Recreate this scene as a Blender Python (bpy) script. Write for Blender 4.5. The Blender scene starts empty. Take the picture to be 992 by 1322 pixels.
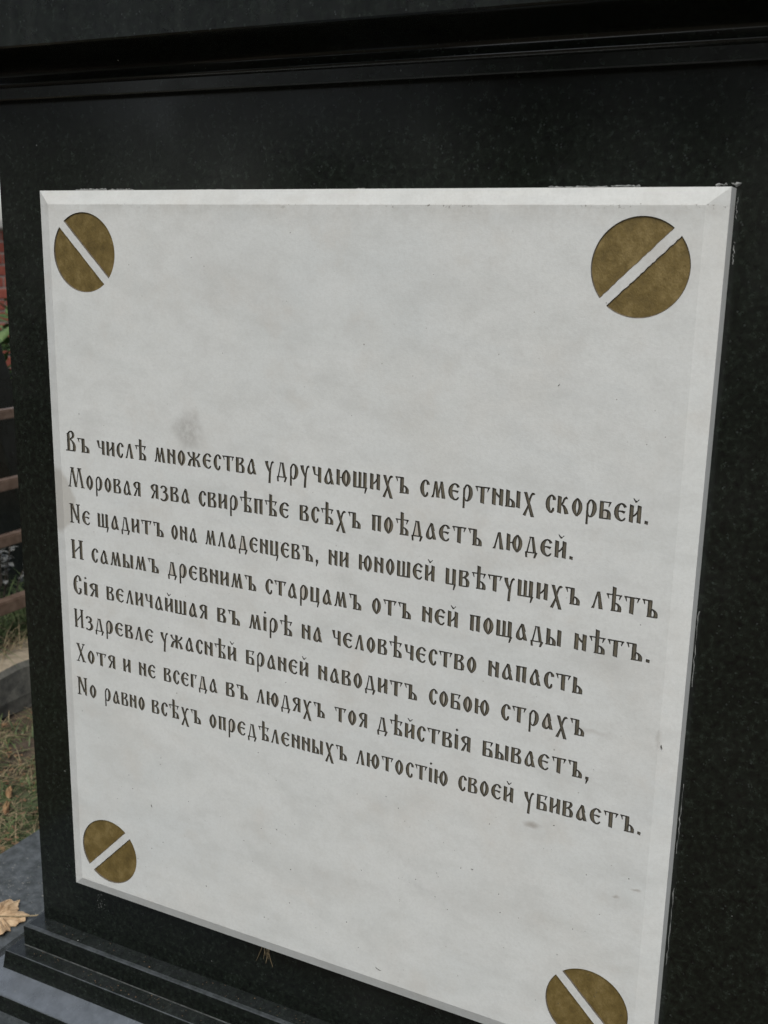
import bpy, bmesh, math, random
from mathutils import Vector
from mathutils.geometry import delaunay_2d_cdt, tessellate_polygon

random.seed(7)
scene = bpy.context.scene
COL = scene.collection

# ------------------------------------------------------------------ camera, sky, sun, exposure
cd = bpy.data.cameras.new('camera')
cam = bpy.data.objects.new('camera', cd)
COL.objects.link(cam)
cd.sensor_fit = 'VERTICAL'
cd.sensor_height = 36.0
cd.lens = 37.88
cd.clip_start = 0.01
cd.clip_end = 3000
cam.location = (0.72381, -0.76469, -0.04514)
cam.rotation_mode = 'XYZ'
cam.rotation_euler = (1.33207, -0.02054, 0.45955)
cd.dof.use_dof = True
cd.dof.focus_distance = 0.90
cd.dof.aperture_fstop = 14.0
scene.camera = cam

SUN_EL, SUN_AZ = math.radians(54), math.radians(18)      # azimuth measured from -y towards +x
w_ = bpy.data.worlds.new('World')
scene.world = w_
w_.use_nodes = True
nt = w_.node_tree
bgn = nt.nodes['Background']
sky = nt.nodes.new('ShaderNodeTexSky')
sky.sky_type = 'NISHITA'
sky.sun_disc = False
sky.sun_elevation = SUN_EL
sky.sun_rotation = math.pi - SUN_AZ
sky.air_density = 1.0
sky.dust_density = 2.0
sky.ozone_density = 1.0
hs = nt.nodes.new('ShaderNodeHueSaturation')              # overcast: the cloud layer takes most of the blue away
hs.inputs['Saturation'].default_value = 0.5
nt.links.new(sky.outputs[0], hs.inputs['Color'])
nt.links.new(hs.outputs[0], bgn.inputs[0])
bgn.inputs[1].default_value = 0.115

sd = bpy.data.lights.new('sun', 'SUN')
sd.energy = 1.75
sd.angle = math.radians(35)
sd.color = (1.0, 0.975, 0.91)
sun = bpy.data.objects.new('sun', sd)
COL.objects.link(sun)
dirv = Vector((math.sin(SUN_AZ) * math.cos(SUN_EL), -math.cos(SUN_AZ) * math.cos(SUN_EL), math.sin(SUN_EL)))
sun.rotation_euler = dirv.to_track_quat('Z', 'Y').to_euler()
sun.location = (0, -3, 6)

scene.view_settings.view_transform = 'Standard'
scene.view_settings.look = 'None'
scene.view_settings.exposure = 0.36
scene.view_settings.gamma = 1.0

# ------------------------------------------------------------------ helpers
def link(name, me, parent=None, mats=()):
    o = bpy.data.objects.new(name, me)
    COL.objects.link(o)
    if me is not None:
        for m in mats:
            me.materials.append(m)
    if parent is not None:
        o.parent = parent
    return o

def mesh(name, V, F, mi=None, smooth=False):
    me = bpy.data.meshes.new(name)
    me.from_pydata(V, [], F)
    if mi:
        me.polygons.foreach_set('material_index', mi)
    if smooth:
        me.polygons.foreach_set('use_smooth', [True] * len(F))
    me.update()
    return me

def tag(o, label=None, cat=None, group=None, kind=None):
    if label: o['label'] = label
    if cat: o['category'] = cat
    if group: o['group'] = group
    if kind: o['kind'] = kind
    return o

def empty(name, loc=(0, 0, 0)):
    o = bpy.data.objects.new(name, None)
    o.location = loc
    o.empty_display_size = 0.05
    COL.objects.link(o)
    return o

class N:
    """tiny helper round a material's node tree"""
    def __init__(self, name):
        self.m = bpy.data.materials.new(name)
        self.m.use_nodes = True
        self.t = self.m.node_tree
        self.b = self.t.nodes['Principled BSDF']
        self.tc = self.t.nodes.new('ShaderNodeTexCoord')
        self.geo = self.t.nodes.new('ShaderNodeNewGeometry')
        self.P = self.geo.outputs['Position']
    def lk(self, a, b):
        self.t.links.new(a, b)
    def put(self, sock, v):
        if isinstance(v, bpy.types.NodeSocket): self.lk(v, sock)
        else: sock.default_value = v
    def mapping(self, scale=(1, 1, 1), rot=(0, 0, 0), loc=(0, 0, 0), src=None):
        n = self.t.nodes.new('ShaderNodeMapping')
        n.inputs['Scale'].default_value = scale
        n.inputs['Rotation'].default_value = rot
        n.inputs['Location'].default_value = loc
        self.lk(src or self.P, n.inputs[0])
        return n.outputs[0]
    def noise(self, scale, detail=4, rough=0.55, vec=None, dist=0.0):
        n = self.t.nodes.new('ShaderNodeTexNoise')
        n.inputs['Scale'].default_value = scale
        n.inputs['Detail'].default_value = detail
        n.inputs['Roughness'].default_value = rough
        n.inputs['Distortion'].default_value = dist
        self.lk(vec or self.P, n.inputs['Vector'])
        return n.outputs[0]
    def voro(self, scale, vec=None, feature='F1', out='Distance', rnd=1.0):
        n = self.t.nodes.new('ShaderNodeTexVoronoi')
        n.feature = feature
        n.inputs['Scale'].default_value = scale
        n.inputs['Randomness'].default_value = rnd
        self.lk(vec or self.P, n.inputs['Vector'])
        return n.outputs[out]
    def ramp(self, v, stops):
        n = self.t.nodes.new('ShaderNodeValToRGB')
        e = n.color_ramp.elements
        e[0].position, e[0].color = stops[0][0], self.c4(stops[0][1])
        e[1].position, e[1].color = stops[-1][0], self.c4(stops[-1][1])
        for p, c in stops[1:-1]:
            k = e.new(p); k.color = self.c4(c)
        self.lk(v, n.inputs[0])
        return n.outputs[0]
    def c4(self, c):
        if isinstance(c, (int, float)): c = (c, c, c)
        return (c[0], c[1], c[2], 1)
    def mix(self, f, a, b, mode='MIX'):
        n = self.t.nodes.new('ShaderNodeMix')
        n.data_type = 'RGBA'; n.blend_type = mode
        self.put(n.inputs[0], f)
        self.put(n.inputs[6], self.c4(a) if not isinstance(a, bpy.types.NodeSocket) else a)
        self.put(n.inputs[7], self.c4(b) if not isinstance(b, bpy.types.NodeSocket) else b)
        return n.outputs[2]
    def math(self, op, a, b=0.0, clamp=False):
        n = self.t.nodes.new('ShaderNodeMath')
        n.operation = op; n.use_clamp = clamp
        self.put(n.inputs[0], a); self.put(n.inputs[1], b)
        return n.outputs[0]
    def rng(self, v, a, b, c=0.0, d=1.0, smooth=True):
        n = self.t.nodes.new('ShaderNodeMapRange')
        if smooth: n.interpolation_type = 'SMOOTHSTEP'
        self.put(n.inputs[0], v)
        for i, q in enumerate((a, b, c, d)): n.inputs[i + 1].default_value = q
        return n.outputs[0]
    def spot(self, p, r, stretch=(1, 1, 1), warp=0.0, wscale=60):
        """soft round mask at a fixed place on the thing (a stain with a shape of its own)"""
        src = self.P
        if warp:
            nn = self.t.nodes.new('ShaderNodeTexNoise'); nn.inputs['Scale'].default_value = wscale
            self.lk(self.P, nn.inputs['Vector'])
            v = self.t.nodes.new('ShaderNodeVectorMath'); v.operation = 'MULTIPLY_ADD'
            self.lk(nn.outputs[1], v.inputs[0]); v.inputs[1].default_value = (warp,) * 3
            self.lk(self.P, v.inputs[2]); src = v.outputs[0]
            p = [q + warp * 0.5 for q in p]
        v = self.t.nodes.new('ShaderNodeVectorMath'); v.operation = 'SUBTRACT'
        self.lk(src, v.inputs[0]); v.inputs[1].default_value = p
        s = self.t.nodes.new('ShaderNodeVectorMath'); s.operation = 'MULTIPLY'
        self.lk(v.outputs[0], s.inputs[0]); s.inputs[1].default_value = stretch
        l = self.t.nodes.new('ShaderNodeVectorMath'); l.operation = 'LENGTH'
        self.lk(s.outputs[0], l.inputs[0])
        return self.rng(l.outputs['Value'], 0, r, 1, 0)
    def bump(self, h, strength, dist):
        n = self.t.nodes.new('ShaderNodeBump')
        n.inputs['Strength'].default_value = strength
        n.inputs['Distance'].default_value = dist
        self.lk(h, n.inputs['Height'])
        self.lk(n.outputs[0], self.b.inputs['Normal'])
    def base(self, c): self.put(self.b.inputs['Base Color'], self.c4(c) if not isinstance(c, bpy.types.NodeSocket) else c)
    def rough(self, v): self.put(self.b.inputs['Roughness'], v)

# ------------------------------------------------------------------ materials
def mat_marble(name, tint=0.0):
    n = N(name)
    v = n.mapping((1, 1, 1), (0, math.radians(-5), 0))
    vs = n.mapping((3.2, 6, 8), src=v)
    big = n.noise(2.2, 7, 0.68, vs, 0.9)
    c = n.ramp(big, [(0.28, (0.560, 0.575, 0.558)), (0.44, (0.612, 0.628, 0.611)), (0.56, (0.635, 0.648, 0.630)), (0.72, (0.575, 0.592, 0.580))])
    cloud = n.noise(9, 6, 0.7)
    c = n.mix(n.rng(cloud, 0.45, 0.72, 0, 0.36), c, (0.545, 0.530, 0.490))
    cool = n.noise(6, 3, 0.5, n.mapping(loc=(3, 1, 7)))
    c = n.mix(n.rng(cool, 0.45, 0.8, 0, 0.35), c, (0.53, 0.565, 0.57))
    mot = n.noise(34, 5, 0.7, n.mapping((0.8, 1, 1.3)))
    c = n.mix(n.rng(mot, 0.42, 0.72, 0, 0.38), c, (0.47, 0.475, 0.455))
    wm = n.noise(17, 4, 0.65, n.mapping(loc=(9, 2, 5)))
    c = n.mix(n.rng(wm, 0.52, 0.74, 0, 0.34), c, (0.52, 0.49, 0.44))
    fine = n.noise(420, 4, 0.75)
    c = n.mix(n.rng(fine, 0.35, 0.75, 0.0, 0.28), c, (0.44, 0.44, 0.42))
    g2 = n.noise(1500, 2, 0.6)
    c = n.mix(n.rng(g2, 0.5, 0.8, 0.0, 0.22), c, (0.38, 0.38, 0.365))
    # dirt specks of two sizes
    for sc, r0, th, amt, dx in ((160, 0.10, 0.72, 0.7, 0), (55, 0.05, 0.70, 0.8, 3.1)):
        d = n.voro(sc, n.mapping(loc=(dx, 0, dx)))
        pick = n.noise(sc * 0.35, 2, 0.5, n.mapping(loc=(dx, 4, 0)))
        m = n.math('MULTIPLY', n.rng(d, r0 * 0.4, r0, 1, 0), n.rng(pick, th - 0.12, th - 0.04, 0, 1))
        c = n.mix(n.math('MULTIPLY', m, amt), c, (0.10, 0.085, 0.06))
    # stains seen on this stone
    Y = -0.004
    blot = n.noise(90, 4, 0.7)
    s = n.math('MULTIPLY', n.spot((0.160, Y, -0.203), 0.020, (1, 1, 0.8), 0.02, 60), n.rng(blot, 0.30, 0.62, 0.2, 0.8))
    c = n.mix(n.math('MULTIPLY', s, 0.85), c, (0.24, 0.225, 0.205))
    s = n.spot((0.006, Y, -0.283), 0.026, (1, 1, 0.62), 0.012, 50)
    c = n.mix(n.rng(s, 0.08, 0.26, 0, 0.62), c, (0.37, 0.35, 0.31))
    for p, r, st, a in (((0.4902, Y, -0.4925), 0.010, (1, 1, 2.6), 0.85), ((0.5624, Y, -0.5362), 0.0055, (1, 1, 3), 0.8),
                        ((0.577, Y, -0.5269), 0.0055, (1, 1, 3), 0.8), ((0.405, Y, -0.3275), 0.006, (0.8, 1, 2.5), 0.35),
                        ((0.585, Y, -0.398), 0.012, (4, 1, 0.8), 0.35), ((0.533, Y, -0.402), 0.018, (0.7, 1, 5), 0.35),
                        ((0.55, Y, -0.345), 0.03, (0.6, 1, 1.2), 0.18), ((0.20, Y, -0.075), 0.06, (0.6, 1, 1.6), 0.12),
                        ((0.42, Y, -0.075), 0.05, (0.6, 1, 1.6), 0.10), ((0.30, Y, -0.60), 0.05, (0.6, 1, 2), 0.15),
                        ((0.45, Y, -0.58), 0.06, (0.6, 1, 2), 0.12)):
        c = n.mix(n.math('MULTIPLY', n.spot(p, r, st, 0.008, 90), a), c, (0.33, 0.31, 0.28))
    for cx, cz in ((.0512, -.0530), (.5443, -.0535), (.0502, -.6440), (.5455, -.6440)):   # grime held round the recessed discs
        c = n.mix(n.math('MULTIPLY', n.rng(n.spot((cx, Y, cz), 0.050, (1, 1, 1), 0.004, 60), 0.12, 0.4, 0, 1), n.rng(blot, 0.3, 0.7, 0.03, 0.14)), c, (0.30, 0.29, 0.26))
    # dirt caught along the arris under the top bevel
    sx = n.t.nodes.new('ShaderNodeSeparateXYZ'); n.lk(n.P, sx.inputs[0])
    band = n.math('MULTIPLY', n.rng(sx.outputs[2], -0.030, -0.0125, 0, 1), n.rng(sx.outputs[2], -0.0118, -0.0112, 1, 0))
    dirt = n.noise(70, 5, 0.75, n.mapping((1, 1, 0.8)))
    c = n.mix(n.math('MULTIPLY', band, n.rng(dirt, 0.36, 0.75, 0.04, 0.36)), c, (0.36, 0.345, 0.31))
    dk = n.noise(330, 3, 0.7, n.mapping(loc=(5, 2, 0)))
    tight = n.math('MULTIPLY', n.rng(sx.outputs[2], -0.0155, -0.0122, 0, 1), n.rng(sx.outputs[2], -0.0118, -0.0110, 1, 0))
    gate = n.rng(n.noise(14, 2, 0.5), 0.50, 0.62, 0, 1)
    c = n.mix(n.math('MULTIPLY', n.math('MULTIPLY', tight, n.rng(dk, 0.60, 0.66, 0, 0.8)), gate), c, (0.12, 0.105, 0.08))
    if tint:
        c = n.mix(tint, c, (0.30, 0.235, 0.15))
    n.base(c)
    n.rough(n.rng(cloud, 0.3, 0.7, 0.42, 0.58))
    n.b.inputs['Specular IOR Level'].default_value = 0.35
    n.b.inputs['Subsurface Weight'].default_value = 0.0
    n.bump(fine, 0.25, 0.0006)
    return n.m

def mat_granite(name, base=0.011, dust=0.0, rough=0.14, streak=False, spec=0.5, dcol=(0.115, 0.128, 0.140), even=0.25):
    n = N(name)
    f1 = n.noise(210, 5, 0.7)
    c = n.ramp(f1, [(0.32, base * 0.25), (0.52, (base * 0.6, base * 0.80, base * 0.58)), (0.62, (base * 1.05, base * 1.4, base * 1.05)), (0.78, (base * 2.6, base * 3.4, base * 3.0))])
    # feldspar flakes
    f2 = n.voro(330); pk = n.noise(150, 2, 0.5, n.mapping(loc=(2, 2, 2)))
    m = n.math('MULTIPLY', n.rng(f2, 0.15, 0.32, 1, 0), n.rng(pk, 0.55, 0.66, 0, 1))
    c = n.mix(n.math('MULTIPLY', m, 0.45), c, (0.055, 0.064, 0.062))
    # rare bright specks of grit
    f3 = n.voro(75, n.mapping(loc=(7, 3, 1))); pk3 = n.noise(33, 2, 0.5, n.mapping(loc=(4, 9, 2)))
    m3 = n.math('MULTIPLY', n.rng(f3, 0.03, 0.075, 1, 0), n.rng(pk3, 0.62, 0.66, 0, 1))
    c = n.mix(n.math('MULTIPLY', m3, 0.8), c, (0.34, 0.35, 0.33))
    d = n.noise(11, 6, 0.72)
    haze = n.rng(d, 0.5, 0.8, 0.0, 0.28 + dust * 0.3)
    c = n.mix(n.math('MULTIPLY', haze, 0.22 + dust), c, (0.085, 0.088, 0.082))
    if dust:
        g = n.noise(55, 6, 0.75)
        c = n.mix(n.rng(g, 0.3, 0.75, dust * even, dust), c, dcol)
        g3 = n.noise(260, 4, 0.8)
        c = n.mix(n.rng(g3, 0.60, 0.72, 0, dust * 0.5), c, (0.20, 0.205, 0.20))
    if streak:
        g = n.noise(60, 5, 0.75, n.mapping((1, 1, 0.05)))
        c = n.mix(n.rng(g, 0.45, 0.85, 0.0, 0.45), c, (0.030, 0.033, 0.029))
    n.base(c)
    r = n.rng(d, 0.35, 0.8, rough, rough + 0.14)
    n.rough(r)
    n.b.inputs['Specular IOR Level'].default_value = spec
    n.bump(f1, 0.04, 0.0004)
    return n.m

def mat_simple(name, c1, c2, scale, rough=0.7, metal=0.0, bumpd=0.0, detail=5, spec=0.5, lo=0.35, hi=0.68):
    n = N(name)
    f = n.noise(scale, detail, 0.65)
    n.base(n.ramp(f, [(lo, c1), (hi, c2)]))
    n.rough(rough)
    n.b.inputs['Metallic'].default_value = metal
    n.b.inputs['Specular IOR Level'].default_value = spec
    if bumpd: n.bump(f, 0.5, bumpd)
    return n.m

M_MARBLE = mat_marble('white_marble')
M_STAINED = mat_marble('paint_stained_marble', 0.42)
M_GRANITE = mat_granite('black_polished_granite')
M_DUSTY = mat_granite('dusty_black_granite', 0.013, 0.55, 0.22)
M_FASCIA = mat_granite('streaky_black_granite', 0.009, 0.03, 0.24, True)
M_PAVE = mat_granite('worn_dark_granite', 0.02, 0.85, 0.36, dcol=(0.135, 0.148, 0.158))

n = N('ground_cover')
f = n.noise(45, 9, 0.65)
c = n.ramp(f, [(0.35, (0.030, 0.021, 0.014)), (0.68, (0.095, 0.068, 0.044))])
g = n.noise(0.55, 6, 0.7); g2 = n.noise(120, 4, 0.7)
c = n.mix(n.math('MULTIPLY', n.rng(g, 0.50, 0.66, 0, 0.9), n.rng(g2, 0.3, 0.6, 0.3, 1)), c, (0.055, 0.085, 0.028))
n.base(c); n.rough(0.97); n.bump(f, 0.5, 0.010)
M_GROUND = n.m

n = N('bronze_paint')
f = n.noise(95, 6, 0.7, n.mapping((1, 1, 0.8), (0, 0.6, 0)))
c = n.ramp(f, [(0.30, (0.112, 0.078, 0.022)), (0.5, (0.170, 0.120, 0.036)), (0.66, (0.245, 0.180, 0.068))])
gr = n.noise(900, 3, 0.7)
c = n.mix(n.rng(gr, 0.4, 0.75, 0, 0.35), c, (0.09, 0.062, 0.026))
n.base(c); n.rough(0.55); n.b.inputs['Metallic'].default_value = 0.25
n.bump(f, 0.8, 0.0012)
M_BRONZE = n.m

n = N('letter_paint')
oi = n.t.nodes.new('ShaderNodeObjectInfo')
f = n.noise(260, 4, 0.7)
c = n.ramp(f, [(0.3, (0.078, 0.072, 0.052)), (0.7, (0.160, 0.138, 0.094))])
c = n.mix(n.math('MULTIPLY', oi.outputs['Random'], 0.5), c, (0.10, 0.092, 0.075))
n.base(c); n.rough(0.6)
M_LETTER = n.m
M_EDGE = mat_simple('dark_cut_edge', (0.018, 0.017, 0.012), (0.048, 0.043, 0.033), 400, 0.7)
M_GOLDEDGE = mat_simple('dark_recess_wall', (0.05, 0.042, 0.03), (0.12, 0.10, 0.075), 300, 0.8)
M_RAIL = mat_simple('brown_painted_steel', (0.095, 0.058, 0.038), (0.160, 0.108, 0.076), 60, 0.45, 0.0, 0.0003)
M_STONE = mat_simple('grey_kerb_stone', (0.035, 0.035, 0.030), (0.125, 0.12, 0.10), 34, 0.85, 0, 0.004, 8)
M_STONETOP = mat_simple('sandy_kerb_top', (0.20, 0.165, 0.115), (0.36, 0.30, 0.215), 30, 0.95, 0, 0.003, 8)
M_BRICK = mat_simple('red_brick', (0.20, 0.045, 0.028), (0.36, 0.095, 0.060), 9, 0.9, 0, 0.002)
M_MORTAR = mat_simple('mortar', (0.24, 0.20, 0.17), (0.36, 0.31, 0.27), 40, 0.95)
M_CAP = mat_simple('pale_coping', (0.40, 0.38, 0.34), (0.55, 0.53, 0.49), 20, 0.9)
M_SOIL = mat_simple('soil', (0.030, 0.021, 0.014), (0.095, 0.068, 0.044), 45, 0.97, 0, 0.010, 9)
M_G1 = mat_simple('green_blade', (0.035, 0.062, 0.018), (0.12, 0.155, 0.055), 30, 0.6)
M_G2 = mat_simple('dry_blade', (0.16, 0.12, 0.065), (0.34, 0.27, 0.16), 30, 0.8)
M_LEAF = mat_simple('dry_leaf', (0.34, 0.22, 0.12), (0.62, 0.46, 0.29), 70, 0.75, 0, 0.0008)
M_LEAF2 = mat_simple('orange_leaf', (0.20, 0.105, 0.050), (0.36, 0.24, 0.12), 60, 0.75)
M_PLANT = mat_simple('plant_green', (0.035, 0.075, 0.020), (0.11, 0.17, 0.055), 25, 0.6)
M_SILVER = mat_simple('silver_leaf', (0.16, 0.165, 0.155), (0.34, 0.345, 0.33), 60, 0.8)
M_BARK = mat_simple('bark', (0.04, 0.03, 0.022), (0.10, 0.08, 0.06), 20, 0.95, 0, 0.01)
M_TREE = mat_simple('tree_foliage', (0.040, 0.036, 0.014), (0.105, 0.085, 0.030), 4, 0.7)
M_LITTER = mat_simple('litter_brown', (0.07, 0.038, 0.018), (0.22, 0.13, 0.065), 80, 0.9)
M_CHALK = mat_simple('dried_adhesive', (0.14, 0.145, 0.14), (0.36, 0.365, 0.35), 300, 0.9)
TEXT = [
(-0.2338, [('Въ', 0.0197, 0.0476), ('числѣ', 0.0566, 0.1134), ('множества', 0.1221, 0.2303), ('удручающихъ', 0.2391, 0.3736), ('смертных', 0.3833, 0.4786), ('скорбей.', 0.4867, 0.5644)]) ,
(-0.2681, [('Моровая', 0.0201, 0.1058), ('язва', 0.1166, 0.1604), ('свирѣпѣе', 0.1694, 0.2628), ('всѣхъ', 0.2729, 0.331), ('поѣдаетъ', 0.3411, 0.4373), ('людей.', 0.4463, 0.5107)]) ,
(-0.303, [('Не', 0.02, 0.0449), ('щадитъ', 0.0537, 0.1302), ('она', 0.1384, 0.1673), ('младенцевъ,', 0.1757, 0.2918), ('ни', 0.3012, 0.3204), ('юношей', 0.3298, 0.3984), ('цвѣтущихъ', 0.4078, 0.5179), ('лѣтъ', 0.5266, 0.5763)]) ,
(-0.3384, [('И', 0.0196, 0.0351), ('самымъ', 0.0442, 0.1235), ('древнимъ', 0.1332, 0.2291), ('старцамъ', 0.2384, 0.3329), ('отъ', 0.3425, 0.3785), ('ней', 0.3884, 0.42), ('пощады', 0.4299, 0.5054), ('нѣтъ.', 0.5156, 0.5738)]) ,
(-0.3736, [('Сія', 0.0199, 0.0508), ('величайшая', 0.0606, 0.1768), ('въ', 0.1872, 0.2116), ('мірѣ', 0.2209, 0.2661), ('на', 0.2753, 0.2959), ('человѣчество', 0.3052, 0.4376), ('напасть', 0.4473, 0.5241)]) ,
(-0.408, [('Издревле', 0.0192, 0.1149), ('ужаснѣй', 0.1232, 0.2074), ('браней', 0.2176, 0.2823), ('наводитъ', 0.2919, 0.3861), ('собою', 0.3967, 0.45), ('страхъ', 0.4597, 0.5282)]) ,
(-0.4432, [('Хотя', 0.0196, 0.0682), ('и', 0.0774, 0.0866), ('не', 0.0963, 0.1162), ('всегда', 0.1255, 0.1863), ('въ', 0.1955, 0.2194), ('людяхъ', 0.2283, 0.2989), ('тоя', 0.308, 0.3406), ('дѣйствія', 0.3495, 0.4354), ('бываетъ,', 0.4456, 0.5346)]) ,
(-0.4786, [('Но', 0.0189, 0.0431), ('равно', 0.0526, 0.1022), ('всѣхъ', 0.1101, 0.167), ('опредѣленныхъ', 0.1763, 0.3213), ('лютостію', 0.3301, 0.4165), ('своей', 0.4256, 0.4739), ('убиваетъ.', 0.4831, 0.5778)]) ,
]

# ------------------------------------------------------------------ the old Church lettering (unit: x-height; x right, y up)
def quad(a, b, c, d): return [a, b, c, d]
def L(x0, y0, x1, y1, w0, w1=None):            # stroke cut horizontally
    w1 = w0 if w1 is None else w1
    return [[(x0 - w0 / 2, y0), (x0 + w0 / 2, y0), (x1 + w1 / 2, y1), (x1 - w1 / 2, y1)]]
def V(x, y0=0.0, y1=1.0, w=0.192, cut=0.035):   # stem with slightly slanting ends
    return [[(x - w / 2, y0 + cut), (x + w / 2, y0 - cut * 0.4), (x + w / 2, y1 - cut), (x - w / 2, y1 + cut * 0.6)]]
def T(x0, y0, x1, y1, t=0.075):                # thin bar
    return [[(x0, y0 - t / 2), (x1, y1 - t / 2), (x1, y1 + t / 2), (x0, y0 + t / 2)]]
def C(pts, ws, n=4):                           # ribbon through points with changing width
    P = [Vector(p) for p in pts]
    P = [P[0] * 2 - P[1]] + P + [P[-1] * 2 - P[-2]]
    W = [ws[0]] + list(ws) + [ws[-1]]
    c, w = [], []
    for i in range(1, len(P) - 2):
        for k in range(n if i < len(P) - 3 else n + 1):
            t = k / n
            c.append(0.5 * ((2 * P[i]) + (P[i + 1] - P[i - 1]) * t + (2 * P[i - 1] - 5 * P[i] + 4 * P[i + 1] - P[i + 2]) * t * t
                            + (3 * P[i] - P[i - 1] - 3 * P[i + 1] + P[i + 2]) * t ** 3))
            w.append(W[i] * (1 - t) + W[i + 1] * t)
    l, r = [], []
    for i in range(len(c)):
        d = c[min(i + 1, len(c) - 1)] - c[max(i - 1, 0)]
        d.normalize()
        nn = Vector((-d.y, d.x)) * (w[i] * 1.05 + .014) / 2
        l.append(c[i] + nn); r.append(c[i] - nn)
    return [[tuple(r[i]), tuple(r[i + 1]), tuple(l[i + 1]), tuple(l[i])] for i in range(len(c) - 1)]
def flag(x, s=1, y=0.98):                       # wedge hanging from the end of a bar, s = +1 leans right
    return [[(x, y), (x + s * 0.10, y - 0.04), (x + s * 0.13, y - 0.27), (x + s * 0.09, y - 0.28)]]
def bowl(x):                                    # lower bowl of the yer family, springs from stem right edge x
    return C([(x - .04, .50), (x + .10, .42), (x + .19, .26), (x + .19, .02)], [.06, .09, .15, .17]) + T(x - .2, .035, x + .27, .035, .08)
def mirror(q, c): return [[(2 * c - x, y) for x, y in p] for p in q]
def shift(q, dx): return [[(x + dx, y) for x, y in p] for p in q]
OVAL_L = C([(.27, 1.0), (.155, .76), (.115, .48), (.165, .20), (.27, -.03)], [.06, .15, .18, .16, .06])
OVAL = OVAL_L + mirror(OVAL_L, .27)
BREVE = [[(.14, 1.36), (.20, 1.37), (.31, 1.20), (.27, 1.12)], [(.27, 1.12), (.31, 1.20), (.40, 1.35), (.44, 1.31)], [(.20, 1.25), (.27, 1.12), (.36, 1.19), (.30, 1.26)]]
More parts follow.
